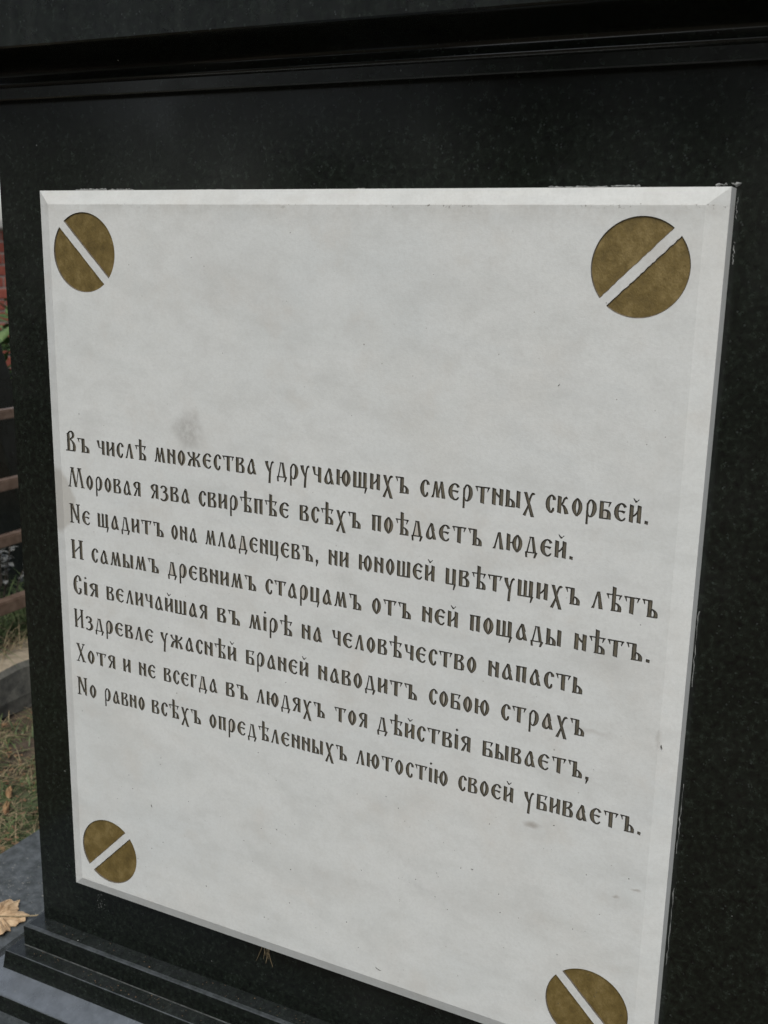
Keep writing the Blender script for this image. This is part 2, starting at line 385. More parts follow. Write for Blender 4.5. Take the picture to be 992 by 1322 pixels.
GL = {
 'а': (L(.30, 1.0, .50, 0, .10, .19) + L(.34, .98, .42, .55, .12, .17) + C([(.30, .96), (.18, .62), (.13, .34), (.15, .12), (.25, .03), (.36, .12), (.44, .34)], [.06, .07, .14, .18, .12, .07, .05]), .60),
 'б': (V(.10) + T(.04, .965, .54, .965, .075) + [[(.55, 1.0), (.44, .96), (.40, .72), (.44, .68)]] + C([(.16, .50), (.34, .50), (.45, .36), (.45, .02)], [.06, .10, .15, .19]) + T(.02, .035, .55, .035, .08), .56),
 'в': (V(.10) + T(.02, .965, .42, .965, .075) + C([(.38, .97), (.43, .84), (.36, .66), (.17, .52)], [.10, .14, .11, .05]) + C([(.22, .58), (.38, .50), (.46, .30), (.44, .03)], [.06, .11, .17, .14]) + T(.02, .035, .46, .035, .08), .55),
 'г': (V(.10) + T(.04, .965, .44, .965, .075) + [[(.45, 1.0), (.34, .96), (.31, .72), (.35, .68)]], .45),
 'д': (L(.26, 1.0, .12, .08, .06, .08) + L(.36, 1.0, .49, .05, .13, .16) + T(.20, .97, .43, .95, .07) + T(.03, .06, .60, .06, .08) + L(.07, .10, .10, -.25, .10, .11) + L(.57, .08, .48, -.25, .13, .10), .63),
 'е': ([[(x * 1.12, y) for x, y in p] for p in C([(.46, .78), (.38, .93), (.25, .96), (.13, .76), (.10, .48), (.15, .20), (.29, .035), (.40, .07), (.47, .20)], [.12, .10, .07, .14, .18, .16, .09, .08, .05]) + C([(.12, .52), (.28, .55), (.45, .50)], [.05, .08, .14])], 0.58),
 'ж': (V(.42, 0, 1, .18) + C([(.06, .95), (.15, .72), (.38, .52)], [.15, .10, .06]) + C([(.38, .50), (.20, .42), (.09, .02)], [.06, .13, .17]) + C([(.78, .93), (.68, .72), (.46, .52)], [.12, .09, .06]) + C([(.46, .50), (.64, .42), (.76, .02)], [.06, .13, .17]), .85),
 'з': (C([(.05, .80), (.12, .94), (.26, .96), (.37, .82), (.33, .63), (.16, .55)], [.13, .09, .08, .16, .13, .05]) + C([(.16, .55), (.34, .50), (.43, .30), (.37, .08), (.20, -.03), (.07, .02), (.05, .10)], [.05, .12, .18, .16, .10, .10, .12]), .52),
 'и': (V(.10) + V(.45) + C([(.14, .34), (.28, .47), (.41, .70)], [.09, .07, .08]), 0.55),
 'й': (V(.10) + V(.45) + C([(.14, .34), (.28, .47), (.41, .70)], [.09, .07, .08]) + shift(BREVE, -.01), 0.55),
 'і': (V(.10) + [[(.03, 1.28), (.10, 1.18), (.19, 1.30), (.10, 1.40)]], .21),
 'к': (V(.10) + C([(.16, .50), (.26, .62), (.33, .86), (.46, .95)], [.06, .08, .08, .15]) + C([(.17, .52), (.30, .45), (.40, .24), (.46, .0)], [.05, .11, .16, .19]), .56),
 'л': (L(.28, 1.0, .11, .12, .09, .09) + L(.13, .2, .07, .0, .09, .15) + L(.32, 1.02, .45, .0, .12, .20), .56),
 'м': (L(.22, 1.0, .12, .12, .10, .09) + L(.13, .2, .07, .0, .09, .14) + L(.24, 1.0, .36, .02, .12, .18) + L(.36, .02, .50, .96, .08, .07) + L(.52, 1.02, .64, .0, .14, .20), .75),
 'н': (V(.10) + V(.45) + C([(.15, .80), (.27, .62), (.41, .45)], [.06, .10, .08]), 0.55),
 'о': (OVAL, .54),
 'п': (V(.12) + V(.42) + T(.0, .965, .53, .965, .085), 0.54),
 'р': (L(.10, .80, .10, -.42, .10, .11) + C([(.11, .72), (.17, .90), (.27, .98), (.40, .80), (.43, .50), (.38, .22), (.27, .04), (.16, .10), (.11, .22)], [.08, .08, .08, .16, .19, .16, .08, .07, .08]), .54),
 'с': (C([(.42, .72), (.40, .86), (.28, .99), (.15, .80), (.11, .50), (.15, .20), (.27, -.01), (.37, .12), (.39, .28)], [.14, .13, .06, .14, .19, .17, .08, .11, .06]), .46),
 'т': (V(.38, 0, .98, .20) + T(.02, .965, .74, .965, .085) + flag(.03, 1) + flag(.73, -1), 0.76),
 'у': (C([(.08, .98), (.12, .70), (.26, .28)], [.18, .15, .08]) + C([(.50, .96), (.40, .90), (.33, .62), (.28, .20), (.25, -.44)], [.12, .09, .07, .11, .12]), .54),
 'х': (L(.11, 1.0, .49, -.42, .16, .17) + C([(.52, .88), (.46, .95), (.36, .74), (.26, .20), (.09, -.38)], [.12, .10, .08, .07, .13]), .58),
 'ц': (V(.10) + V(.44, 0) + T(.02, .035, .53, .035, .085) + L(.50, .06, .43, -.32, .12, .07), .57),
 'ч': (L(.09, 1.0, .16, .48, .18, .09) + T(.11, .52, .44, .44, .08) + V(.43), .53),
 'ш': (V(.10) + V(.39, 0, 1, .16) + V(.67) + T(.02, .035, .76, .035, .085), .78),
 'щ': (V(.10) + V(.38, 0, 1, .16) + V(.65) + T(.02, .035, .76, .035, .085) + L(.73, .06, .65, -.32, .13, .07), .80),
 'ъ': (T(.02, .965, .46, .955, .085) + flag(.03, 1) + V(.37, 0, .98, .20) + bowl(.45), 0.73),
 'ь': (V(.10) + bowl(.18), .44),
 'ы': (V(.10) + bowl(.18) + V(.60), .70),
 'ѣ': (V(.37, 0, 1.42, .18) + T(.02, .955, .73, .955, .08) + flag(.03, 1, .97) + flag(.72, -1, .97) + bowl(.45), 0.75),
 'ю': (V(.10) + T(.17, .50, .36, .50, .08) + shift(OVAL, .27), .80),
 'я': (V(.43) + C([(.43, .965), (.24, .97), (.11, .80), (.20, .58), (.36, .52)], [.07, .09, .18, .10, .06]) + L(.30, .56, .10, .0, .08, .17), .54),
 '.': ([[(.03, .02), (.19, -.02), (.20, .18), (.04, .21)]], .22),
 ',': ([[(.04, .02), (.20, -.02), (.20, .20), (.04, .21)], [(.08, .02), (.20, .03), (.10, -.26), (.05, -.24)]], .23),
 'В': (V(.16, 0, 1.26, .18) + C([(.14, 1.10), (.20, 1.32), (.36, 1.40), (.45, 1.22), (.42, 1.0), (.20, .80)], [.08, .09, .10, .15, .12, .06]) + C([(.24, .86), (.42, .66), (.50, .36), (.48, .03)], [.06, .11, .17, .16]) + T(-.02, .04, .54, .04, .09), .58),
 'М': (T(.18, 1.38, .48, 1.38, .08) + T(.70, 1.38, 1.02, 1.38, .08) + L(.30, 1.36, .11, .02, .07, .10) + T(.0, .03, .22, .03, .08) + L(.34, 1.38, .57, .02, .17, .18) + L(.59, .02, .79, 1.36, .07, .06) + L(.85, 1.38, 1.06, .02, .16, .18) + T(.93, .03, 1.20, .03, .08), 1.2),
 'Н': (T(.0, 1.37, .28, 1.37, .08) + T(.48, 1.37, .76, 1.37, .08) + V(.14, 0, 1.38, .13) + V(.62, 0, 1.38, .15) + L(.20, 1.34, .54, .24, .17, .16) + T(.0, .03, .28, .03, .08), 0.77),
 'И': (T(.0, 1.37, .22, 1.37, .08) + T(.42, 1.37, .68, 1.37, .08) + V(.13, 0, 1.38, .17) + V(.55, 0, 1.38, .16) + L(.18, .46, .50, .96, .10, .09) + T(.02, .03, .26, .03, .08) + T(.46, .03, .68, .03, .08), .70),
 'С': (C([(.44, .98), (.43, 1.20), (.30, 1.38), (.15, 1.10), (.11, .70), (.15, .28), (.30, -.01), (.44, .14), (.45, .40)], [.13, .12, .06, .14, .18, .17, .08, .12, .10]) + T(.33, .44, .52, .40, .07) + T(.10, .92, .30, .92, .05), .54),
 'Х': (T(.02, 1.37, .26, 1.37, .08) + T(.44, 1.37, .66, 1.37, .08) + L(.15, 1.36, .54, .03, .17, .18) + L(.55, 1.36, .12, .03, .08, .08) + T(.0, .03, .24, .03, .08) + T(.42, .03, .68, .03, .08), .69),
}

def ccw(p):
    a = sum(p[i][0] * p[(i + 1) % len(p)][1] - p[(i + 1) % len(p)][0] * p[i][1] for i in range(len(p)))
    return p if a > 0 else p[::-1]

class Glyph:
    pass

def make_glyph(ch, inset, polys=None, wid=None):
    """union of the strokes as a triangulation, its border edges, and an inset copy for the floor"""
    if polys is None: polys, wid = GL[ch]
    V_, E_ = [], []
    for p in polys:
        p = ccw(p)
        E_ += [(len(V_) + i, len(V_) + (i + 1) % len(p)) for i in range(len(p))]
        V_ += [Vector(q) for q in p]
    v, e, f, ov, oe, of = delaunay_2d_cdt(V_, E_, [], 0, 1e-5, True)
    def inside(c):
        for p in polys:
            q = [p] if len(p) > 4 else [(p[0], p[1], p[2]), (p[0], p[2], p[3])] if len(p) == 4 else [p]
            for t in q:
                if len(t) == 3:
                    s = [(t[(i + 1) % 3][0] - t[i][0]) * (c.y - t[i][1]) - (t[(i + 1) % 3][1] - t[i][1]) * (c.x - t[i][0]) for i in range(3)]
                    if min(s) >= -1e-9 or max(s) <= 1e-9: return True
                else:
                    k = False
                    for i in range(len(t)):
                        (xa, ya), (xb, yb) = t[i], t[i - 1]
                        if (ya > c.y) != (yb > c.y) and c.x < (xb - xa) * (c.y - ya) / (yb - ya) + xa: k = not k
                    if k: return True
        return False
    tri = [tuple(t) for t in f if inside(sum((v[i] for i in t), Vector((0, 0))) / len(t))]
    cnt = {}
    for t in tri:
        for i in range(len(t)):
            a, b = t[i], t[(i + 1) % len(t)]
            cnt[(a, b)] = 1
    border = [(a, b) for (a, b) in cnt if (b, a) not in cnt]
    nrm = {}
    for a, b in border:
        d = v[b] - v[a]
        if d.length < 1e-9: continue
        d.normalize()
        nn = Vector((-d.y, d.x))
        nrm.setdefault(a, []).append(nn); nrm.setdefault(b, []).append(nn)
    inn = [Vector(q) for q in v]
    for i, l in nrm.items():
        s = sum(l, Vector((0, 0)))
        if s.length > 1e-6:
            s.normalize()
            k = max(0.5, s.dot(l[0]))
            inn[i] = v[i] + s * (inset / k)
    g = Glyph()
    used = sorted({i for t in tri for i in t})
    mp = {i: k for k, i in enumerate(used)}
    g.v = [v[i] for i in used]; g.inn = [inn[i] for i in used]
    g.tri = [tuple(mp[i] for i in t) for t in tri]
    g.border = [(mp[a], mp[b]) for a, b in border]
    g.w = wid
    return g

def glyph_mesh(g, name, depth, mats):
    n = len(g.v)
    VV = [(p.x, 0, p.y) for p in g.v] + [(p.x, depth, p.y) for p in g.inn]
    FF = [(a, b, b + n, a + n) for a, b in g.border] + [tuple(i + n for i in t) for t in g.tri]
    mi = [0] * len(g.border) + [1] * len(g.tri)
    me = mesh(name, VV, FF, mi)
    for m in mats: me.materials.append(m)
    return me

# ------------------------------------------------------------------ the monument
PW, PH, PB = 0.600, 0.6963, 0.004            # plaque width, height, bevel rise
FY = -PB                                     # plane of the plaque's face
XC = 0.3085                                  # middle of the monument
SY = 0.020                                   # front of the granite block

def ring_sweep(name, prof, mats, back=0.46, parent=None, cap=True, matidx=None):
    """a course of stone: profile points (front y, left x, z) carried round a rectangle with mitred corners"""
    VV, FF, MI = [], [], []
    for (yf, xl, z) in prof:
        off = SY - yf
        VV += [(xl, yf, z), (2 * XC - xl, yf, z), (2 * XC - xl, back + off, z), (xl, back + off, z)]
    for k in range(len(prof) - 1):
        for i in range(4):
            j = (i + 1) % 4
            FF.append((k * 4 + i, k * 4 + j, k * 4 + 4 + j, k * 4 + 4 + i))
            MI.append(matidx[k] if matidx else 0)
    if cap:
        FF.append((3, 2, 1, 0)); MI.append(0)
        q = (len(prof) - 1) * 4
        FF.append((q, q + 1, q + 2, q + 3)); MI.append(0)
    return link(name, mesh(name, VV, FF, MI), parent, mats)

M_CHALKLINE = mat_simple('dusty_joint', (0.015, 0.017, 0.016), (0.075, 0.08, 0.077), 160, 0.9)
M_TOP = mat_granite('dust_highlight_granite', 0.011, 0.13, 0.16)  # dust on the step treads; painted highlight on the cornice nose
M_BASE = mat_granite('sky_reflection_granite', 0.016, 0.90, 0.22, dcol=(0.150, 0.168, 0.192), even=0.65)  # sky reflection on the base hollow, put into a pale blue colour
mon = empty('granite_monument', (XC, 0.24, -0.93))
tag(mon, 'black polished granite monument block with moulded cornice and stepped base behind the white plaque', 'monument')
class Sub: pass
def under(o, p):
    o.parent = p

    o.location = Vector(o.location) - Vector(p.location)
    return o

XL = -0.0692
ZB = -0.7716
ch = 0.0012
blk = ring_sweep('block', [(SY, XL, ZB - 0.002), (SY, XL, 0.0786)], [M_GRANITE])
# bevelled vertical arrises
bm = bmesh.new(); bm.from_mesh(blk.data)
ve = [e for e in bm.edges if abs(e.verts[0].co.z - e.verts[1].co.z) > 0.1]
bmesh.ops.bevel(bm, geom=ve, offset=0.0016, segments=2, affect='EDGES')
bm.to_mesh(blk.data); bm.free()
under(blk, mon)

def arris(y, x, z, c=0.0010, up=True):
    """two points of a small chamfer at a course's top front edge, going down"""
    return [(y + c, x + c, z), (y, x, z - c)]

zs1 = -0.7964
s1 = ring_sweep('upper_step', [(-0.0008, -0.0785, zs1 - 0.001), (-0.0008, -0.0785, ZB - 0.0016), (0.0001, -0.0776, ZB - 0.0005), (0.0032, -0.0745, ZB), (0.03, -0.05, ZB + 0.0002)],
                [M_GRANITE, M_DUSTY], matidx=[0, 1, 1, 2])
s1.data.materials.append(M_TOP)
under(s1, mon)
zs2 = -0.8178
s2 = ring_sweep('lower_step', [(-0.0200, -0.0935, zs2 - 0.002), (-0.0178, -0.0900, zs1 - 0.0007), (-0.0170, -0.0892, zs1), (0.012, -0.060, zs1 + 0.0002)],
                [M_GRANITE, M_DUSTY], matidx=[0, 1, 2])
s2.data.materials.append(M_TOP)
under(s2, mon)
jb = ring_sweep('joint_line', [(-0.0016, -0.0793, zs1 + 0.0001), (-0.0008, -0.0785, zs1 + 0.0009)], [M_CHALKLINE], cap=False)
under(jb, mon)
pr = [(-0.140, -0.170, -0.900), (-0.140, -0.170, -0.868), (-0.137, -0.167, -0.862), (-0.0440, -0.122, -0.8500), (-0.0440, -0.122, -0.8340)]
for k in range(0, 6):                         # rolled nose
    a = k / 5 * math.radians(72)
    pr.append((-0.0440 + 0.0040 * (1 - math.cos(a)), -0.122 + 0.0040 * (1 - math.cos(a)), -0.8330 + 0.0052 * math.sin(a)))
q0 = pr[-1]
for k in range(1, 8):                         # long shallow hollow up to the lower step
    t = k / 7
    pr.append((q0[0] + (-0.0205 - q0[0]) * t, q0[1] + (-0.0965 - q0[1]) * t, q0[2] + (-0.8176 - q0[2]) * (0.75 * t + 0.25 * t ** 2.2)))
pr.append((-0.0100, -0.085, -0.8172))
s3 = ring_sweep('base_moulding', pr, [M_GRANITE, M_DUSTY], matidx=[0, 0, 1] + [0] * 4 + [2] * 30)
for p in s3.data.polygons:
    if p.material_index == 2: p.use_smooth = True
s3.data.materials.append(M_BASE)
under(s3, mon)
s4 = ring_sweep('foundation', [(-0.19, -0.138, -0.99), (-0.19, -0.138, -0.902), (-0.187, -0.135, -0.899), (-0.05, -0.10, -0.8985)], [M_PAVE], back=0.46)
under(s4, mon)

cp = [(0.030, -0.055, 0.0784), (0.0078, -0.0794, 0.0786), (0.0068, -0.0804, 0.0796), (0.0066, -0.0806, 0.0885)]
for k in range(6):                            # small rounded nose; its highlight line is put into a paler material
    a = math.radians(-80 + 100 * k / 5)
    cp.append((0.0066 - 0.0026 * math.cos(a), -0.0806 - 0.0026 * math.cos(a), 0.0917 + 0.0030 * math.sin(a)))
cp.append((0.0060, -0.0812, 0.0975))
for k in range(1, 9):                         # hollow under the corona
    a = k / 8 * math.pi / 2
    cp.append((0.0060 - 0.044 * (1 - math.cos(a)), -0.0815 - 0.044 * (1 - math.cos(a)), 0.0990 + 0.0130 * math.sin(a)))
cp += [(-0.0392, -0.1267, 0.1122), (-0.0405, -0.1280, 0.1135), (-0.0405, -0.1280, 0.1990), (-0.039, -0.1265, 0.2005)]
cp += [(-0.020, -0.107, 0.203), (0.02, -0.067, 0.225)]
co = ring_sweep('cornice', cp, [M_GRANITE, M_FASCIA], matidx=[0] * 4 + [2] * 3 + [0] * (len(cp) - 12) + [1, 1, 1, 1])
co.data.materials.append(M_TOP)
for i, p in enumerate(co.data.polygons):
    if 12 <= i < 4 * 18: p.use_smooth = True
under(co, mon)

# ------------------------------------------------------------------ the plaque
plq = empty('marble_plaque', (0, 0, 0))
tag(plq, 'white marble plaque with an engraved eight-line verse, fixed to the black granite', 'plaque')

RAD, HALF = 0.0345, 0.0036
DISCS = [((.0512, -.0530), -45), ((.5443, -.0535), 45), ((.0502, -.6440), 45), ((.5455, -.6440), -45)]
def half_disc(c, ang, side, jag=0.0002):
    a0 = math.asin(HALF / RAD)
    pts = []
    for k in range(41):
        a = a0 + (math.pi - 2 * a0) * k / 40
        pts.append((RAD * math.cos(a), RAD * math.sin(a)))
    nb = 34
    for k in range(1, nb):                    # slightly ragged straight edge where the paint has worn
        x = pts[-1][0]
        xx = -pts[0][0] + 2 * pts[0][0] * k / nb
        pts.append((xx, HALF + random.uniform(-jag, jag)))
    if side < 0: pts = [(-x, -y) for x, y in pts]
    r = math.radians(ang)
    return ccw([(c[0] + x * math.cos(r) - y * math.sin(r), c[1] + x * math.sin(r) + y * math.cos(r)) for x, y in pts])

XH = 0.0133
holes = [[] for _ in range(10)]              # per band: list of closed edge sets ((verts), (edges))
glyphs = {c: make_glyph(c, 0.040) for c in GL}
gmesh = {}
letters = []
for li, (bz, words) in enumerate(TEXT):
    row = empty('inscription_line')
    row.parent = plq
    row.location = (words[0][1], FY, bz)
    for (wd, xa, xb) in words:
        gaps = [0.115] * (len(wd) - 1)
        for i in range(len(wd) - 1):
            pair = wd[i:i + 2]
            if wd[i] in 'тъг' or wd[i + 1] in 'тъѣ': gaps[i] = 0.085
            if pair in ('та', 'тъ', 'ѣт', 'ъ.'): gaps[i] = 0.05
            if wd[i + 1] in '.,': gaps[i] = 0.13
        tot = sum(glyphs[c].w for c in wd) + sum(gaps)
        k = (xb - xa) / tot
        x = xa
        for i, c in enumerate(wd):
            g = glyphs[c]
            if c not in gmesh: gmesh[c] = glyph_mesh(g, 'letter', 0.0012, [M_EDGE, M_LETTER])
            o = bpy.data.objects.new('letter', gmesh[c])
            COL.objects.link(o)
            o.parent = row
            jz = random.uniform(-0.00012, 0.00012)
            o.location = (x - words[0][1], 0, jz)
            o.scale = (k, 1, XH)
            letters.append((c, k))
            holes[li + 1].append(([(x + p.x * k, bz + jz + p.y * XH) for p in g.v], g.border, c in 'аоюрєбд' and random.random() < 0.30))
            x += (g.w + (gaps[i] if i < len(gaps) else 0)) * k

GD = [Glyph(), Glyph()]
for di, (c, ang) in enumerate(DISCS):
    dob = empty('slotted_disc', (c[0], FY, c[1]))
    dob.parent = plq
    for side in (1, -1):
        poly = half_disc((0, 0), ang, side, 0.0003 if di == 1 else 0.00014)
        g = make_glyph(None, 0.00065, [poly], 1)
        me = glyph_mesh(g, 'half_disc', 0.0011, [M_GOLDEDGE, M_BRONZE])
        o = bpy.data.objects.new('half_disc', me)
        COL.objects.link(o); o.parent = dob
        holes[0 if di < 2 else 9].append(([(c[0] + p.x, c[1] + p.y) for p in g.v], g.border, False))

IN = 0.0125                                   # bevel width in front view
bz_ = [t[0] for t in TEXT]
cuts = [-0.0120] + [z + 0.0240 for z in bz_] + [bz_[-1] - 0.0110] + [-PH + 0.0112]
X0, X1 = IN, PW - 0.0150
PV, PF, PM = [], [], []
def add(vs, fs, m=0):
    o = len(PV); PV.extend(vs)
    for f in fs: PF.append(tuple(i + o for i in f)); PM.append(m)
for bi in range(10):
    zt, zb = cuts[bi], cuts[bi + 1]
    vin = [Vector((X0, zb)), Vector((X1, zb)), Vector((X1, zt)), Vector((X0, zt))]
    ed = [(0, 1), (1, 2), (2, 3), (3, 0)]
    stained = []
    for hv, he, st in holes[bi]:
        o = len(vin)
        vin += [Vector(p) for p in hv]
        for a, b in he: ed.append((a + o, b + o))
        stained.append((o, len(vin), st))
    v, e, f, ov, oe, of = delaunay_2d_cdt(vin, ed, [], 0, 1e-7, True)
    inner = set()
    for (a, b), o in zip(e, oe):
        if any(q >= 4 for q in o): inner.add((min(a, b), max(a, b)))
    e2f = {}
    for fi, t in enumerate(f):
        for i in range(len(t)):
            a, b = t[i], t[(i + 1) % len(t)]
            e2f.setdefault((min(a, b), max(a, b)), []).append(fi)
    lev = [None] * len(f)
    # start from a triangle touching the left border
    start = next(fi for k, fs in e2f.items() if len(fs) == 1 for fi in fs)
    lev[start] = 0
    from collections import deque
    dq = deque([start])
    while dq:
        fi = dq.popleft()
        t = f[fi]
        for i in range(len(t)):
            a, b = t[i], t[(i + 1) % len(t)]
            k = (min(a, b), max(a, b))
            for g2 in e2f[k]:
                if g2 != fi and lev[g2] is None:
                    lev[g2] = lev[fi] + (1 if k in inner else 0)
                    if k in inner: dq.append(g2)
                    else: dq.appendleft(g2)
    # level parity through flips; recompute parity by BFS with toggles
    par = [None] * len(f); par[start] = 0; dq = deque([start])
    while dq:
        fi = dq.popleft(); t = f[fi]
        for i in range(len(t)):
            a, b = t[i], t[(i + 1) % len(t)]
            k = (min(a, b), max(a, b))
            for g2 in e2f[k]:
                if par[g2] is None:
                    par[g2] = par[fi] ^ (1 if k in inner else 0); dq.append(g2)
    # connected marble patches: the outer one is plain, enclosed ones may be paint-stained
    comp = [None] * len(f); comp[start] = 0; dq = deque([start])
    while dq:
        fi = dq.popleft(); t = f[fi]
        for i in range(len(t)):
            a, b = t[i], t[(i + 1) % len(t)]
            k = (min(a, b), max(a, b))
            if k in inner: continue
            for g2 in e2f[k]:
                if comp[g2] is None: comp[g2] = 0; dq.append(g2)
    st_of = {}
    for vi, o in enumerate(ov):
        for q in o:
            for a, b, s in stained:
                if a <= q < b: st_of[vi] = s
    vs = [(p.x, FY, p.y) for p in v]
    o0 = len(PV); PV.extend(vs)
    for fi, t in enumerate(f):
        if par[fi]: continue
        PF.append(tuple(i + o0 for i in t))
        PM.append(1 if (comp[fi] is None and st_of.get(t[0], False)) else 0)
# bevels and sides
o = [(0, 0, 0), (PW, 0, 0), (PW, 0, -PH), (0, 0, -PH)]
i_ = [(X0, FY, cuts[0]), (X1, FY, cuts[0]), (X1, FY, cuts[-1]), (X0, FY, cuts[-1])]
bk = [(x, 0.0206, z) for x, y, z in o]
e_ = 0.0006
o1 = [(x, y, z) for x, y, z in o]
o2 = [(x, 0.0007, z) for x, y, z in [(-e_ * 0, 0, 0), (PW, 0, 0), (PW, 0, -PH), (0, 0, -PH)]]
for r0, r1 in ((i_, o1), (o1, bk)):
    for k in range(4):
        j = (k + 1) % 4
        add([r0[k], r0[j], r1[j], r1[k]], [(0, 1, 2, 3)])
body = link('marble_slab', mesh('marble_slab', PV, PF, PM), plq, [M_MARBLE, M_STAINED])

# ------------------------------------------------------------------ small things on the plaque and block
def blob_strip(name, pts, w, y, mat, parent, thick=0.0006, seed=1):
    """irregular raised smear along points in the x-z plane"""
    rr = random.Random(seed)
    VV, FF = [], []
    n = len(pts)
    for k, (x, z) in enumerate(pts):
        ww = w * rr.uniform(0.25, 1.2) * (0.3 if k in (0, n - 1) else 1)
        z += rr.uniform(-.2, .2) * w
        VV += [(x, y, z - ww / 2), (x, y - thick, z), (x, y, z + ww / 2)]
    for k in range(n - 1):
        a = 3 * k
        FF += [(a, a + 1, a + 4, a + 3), (a + 1, a + 2, a + 5, a + 4)]
    return link(name, mesh(name, VV, FF), parent, [mat])

sm = []
for (xa, xb, z, w, s, step) in ((.024, .060, .0016, .0020, 3, .0012), (.062, .090, .0016, .0014, 4, .0012), (.468, .512, .0016, .0012, 5, .0014), (.514, .535, .0018, .0020, 6, .0012),
                          (.586, .594, .0026, .0028, 7, .0011), (.5965, .603, .0028, .0030, 8, .0010), (.15, .19, .0012, .0008, 9, .003), (.31, .318, .0012, .0012, 10, .001)):
    k = int((xb - xa) / step)
    pts = [(xa + (xb - xa) * i / k, z) for i in range(k + 1)]
    blob_strip('adhesive_smear', pts, w, SY - 0.0001, M_CHALK, plq, 0.0010, s)
for (za, zb, x, s) in ((-.0055, -.020, .6015, 21), (-.035, -.050, .6020, 22), (-.30, -.36, .6015, 23), (-.44, -.50, .6018, 24), (-.53, -.60, .6022, 25)):
    rr = random.Random(s)
    VV, FF = [], []
    k = 14
    for i in range(k + 1):
        z = za + (zb - za) * i / k; w = rr.uniform(.0001, .0009); xx = x + rr.uniform(-.0006, .0006)
        VV += [(xx - w / 2, SY - .0001, z), (xx, SY - .001, z), (xx + w / 2, SY - .0001, z)]
    for i in range(k):
        a = 3 * i
        FF += [(a, a + 1, a + 4, a + 3), (a + 1, a + 2, a + 5, a + 4)]
    link('adhesive_smear', mesh('adhesive_smear', VV, FF), plq, [M_CHALK])

def fleck(name, x, z, y, length, ang, w, mat, parent=None, curve=0.3, seed=0):
    """a little bit of dry plant stuck to the stone: bent, three-sided"""
    rr = random.Random(seed)
    VV, FF = [], []
    n = 6
    px, pz, a = x, z, ang
    for k in range(n + 1):
        t = k / n; ww = w * (0.35 + 0.65 * math.sin(math.pi * min(1, t * 0.9 + 0.08)))
        nx, nz = -math.sin(a) * ww / 2, math.cos(a) * ww / 2
        VV += [(px + nx, y, pz + nz), (px - nx, y, pz - nz), (px, y - ww * 0.8, pz)]
        px += math.cos(a) * length / n; pz += math.sin(a) * length / n
        a += curve / n * 3 + rr.uniform(-.15, .15)
    for k in range(n):
        b = 3 * k
        for i in range(3):
            FF.append((b + i, b + (i + 1) % 3, b + 3 + (i + 1) % 3, b + 3 + i))
    return link(name, mesh(name, VV, FF), parent, [mat])

for i, (x, z, l, a, w, lab) in enumerate((
        (.3530, -.6728, .0065, -0.65, .0006, 'dark thread-like plant fleck near the bottom edge of the plaque'),
        (.1053, -.5765, .0032, -1.3, .0007, 'small curved dark fleck right of and above the lower left disc'),
        (.5870, -.4010, .0034, -1.5, .0010, 'dark seed-like fleck at the right edge beside the seventh line'),
        (.4405, -.5480, .0020, -0.6, .0006, 'tiny fleck below the last line of the verse, right of centre'),
        (.4910, -.1390, .0022, 0.5, .0006, 'pale grey speck alone on the blank marble above the verse'),
        (.2485, -.5635, .0022, -1.1, .0005, 'tiny dark speck under the middle of the last line'))):
    o = fleck('plant_fleck', x, z, FY, l, a, w, M_EDGE, None, 0.35, 30 + i)
    tag(o, lab, 'fleck', 'flecks stuck to the marble face')
rr = random.Random(12)
VV, FF = [], []
for i in range(150):
    x, z = rr.uniform(.02, .58), rr.uniform(-.67, -.02)
    if i > 45: z = rr.uniform(-.67, -.50)
    s = rr.uniform(.00025, .00085); a = rr.uniform(0, 6.28); k = rr.uniform(.25, .8)
    ca, sa = math.cos(a), math.sin(a)
    b = len(VV)
    VV += [(x + ca * s, FY, z + sa * s), (x - sa * s * k, FY, z + ca * s * k), (x - ca * s, FY, z - sa * s), (x + sa * s * k, FY, z - ca * s * k), (x, FY - s * .6, z)]
    FF += [(b, b + 1, b + 4), (b + 1, b + 2, b + 4), (b + 2, b + 3, b + 4), (b + 3, b, b + 4)]
o = link('dirt_specks', mesh('dirt_specks', VV, FF), plq, [M_EDGE]); o['kind'] = 'stuff'

# wisp of dry grass caught under the plaque's lower edge
wsp = empty('grass_wisp', (.2228, SY, -.7010))
tag(wsp, 'wisp of dry grass hanging from under the plaque\'s bottom edge', 'dry grass')
for i in range(7):
    o = fleck('stalk', (i - 3) * .0009, 0.000, -0.001 - .0006 * (i % 3), rr.uniform(.016, .032), -1.57 + (i - 3) * .05, .0008, M_G2, wsp, 0.10 * (1 if i % 2 else -1), 60 + i)

# bird spatter on the granite under the plaque's lower left
rr = random.Random(5)
VV, FF = [], []
for i in range(26):
    x, z = .0137 + rr.gauss(0, .0022), -.7275 + rr.gauss(0, .006)
    s = rr.uniform(.0003, .0012); b = len(VV); k = 6
    for j in range(k):
        a = j / k * 6.283; q = s * rr.uniform(.5, 1.2)
        VV.append((x + q * math.cos(a), SY - .0002, z + q * math.sin(a)))
    VV.append((x, SY - .0005, z))
    FF += [(b + j, b + (j + 1) % k, b + k) for j in range(k)]
o = link('spatter', mesh('spatter', VV, FF), mon, [mat_simple('faint_spatter', (0.03, 0.032, 0.03), (0.10, 0.105, 0.10), 400, 0.9)])
o.location = -Vector(mon.location); o['kind'] = 'stuff'

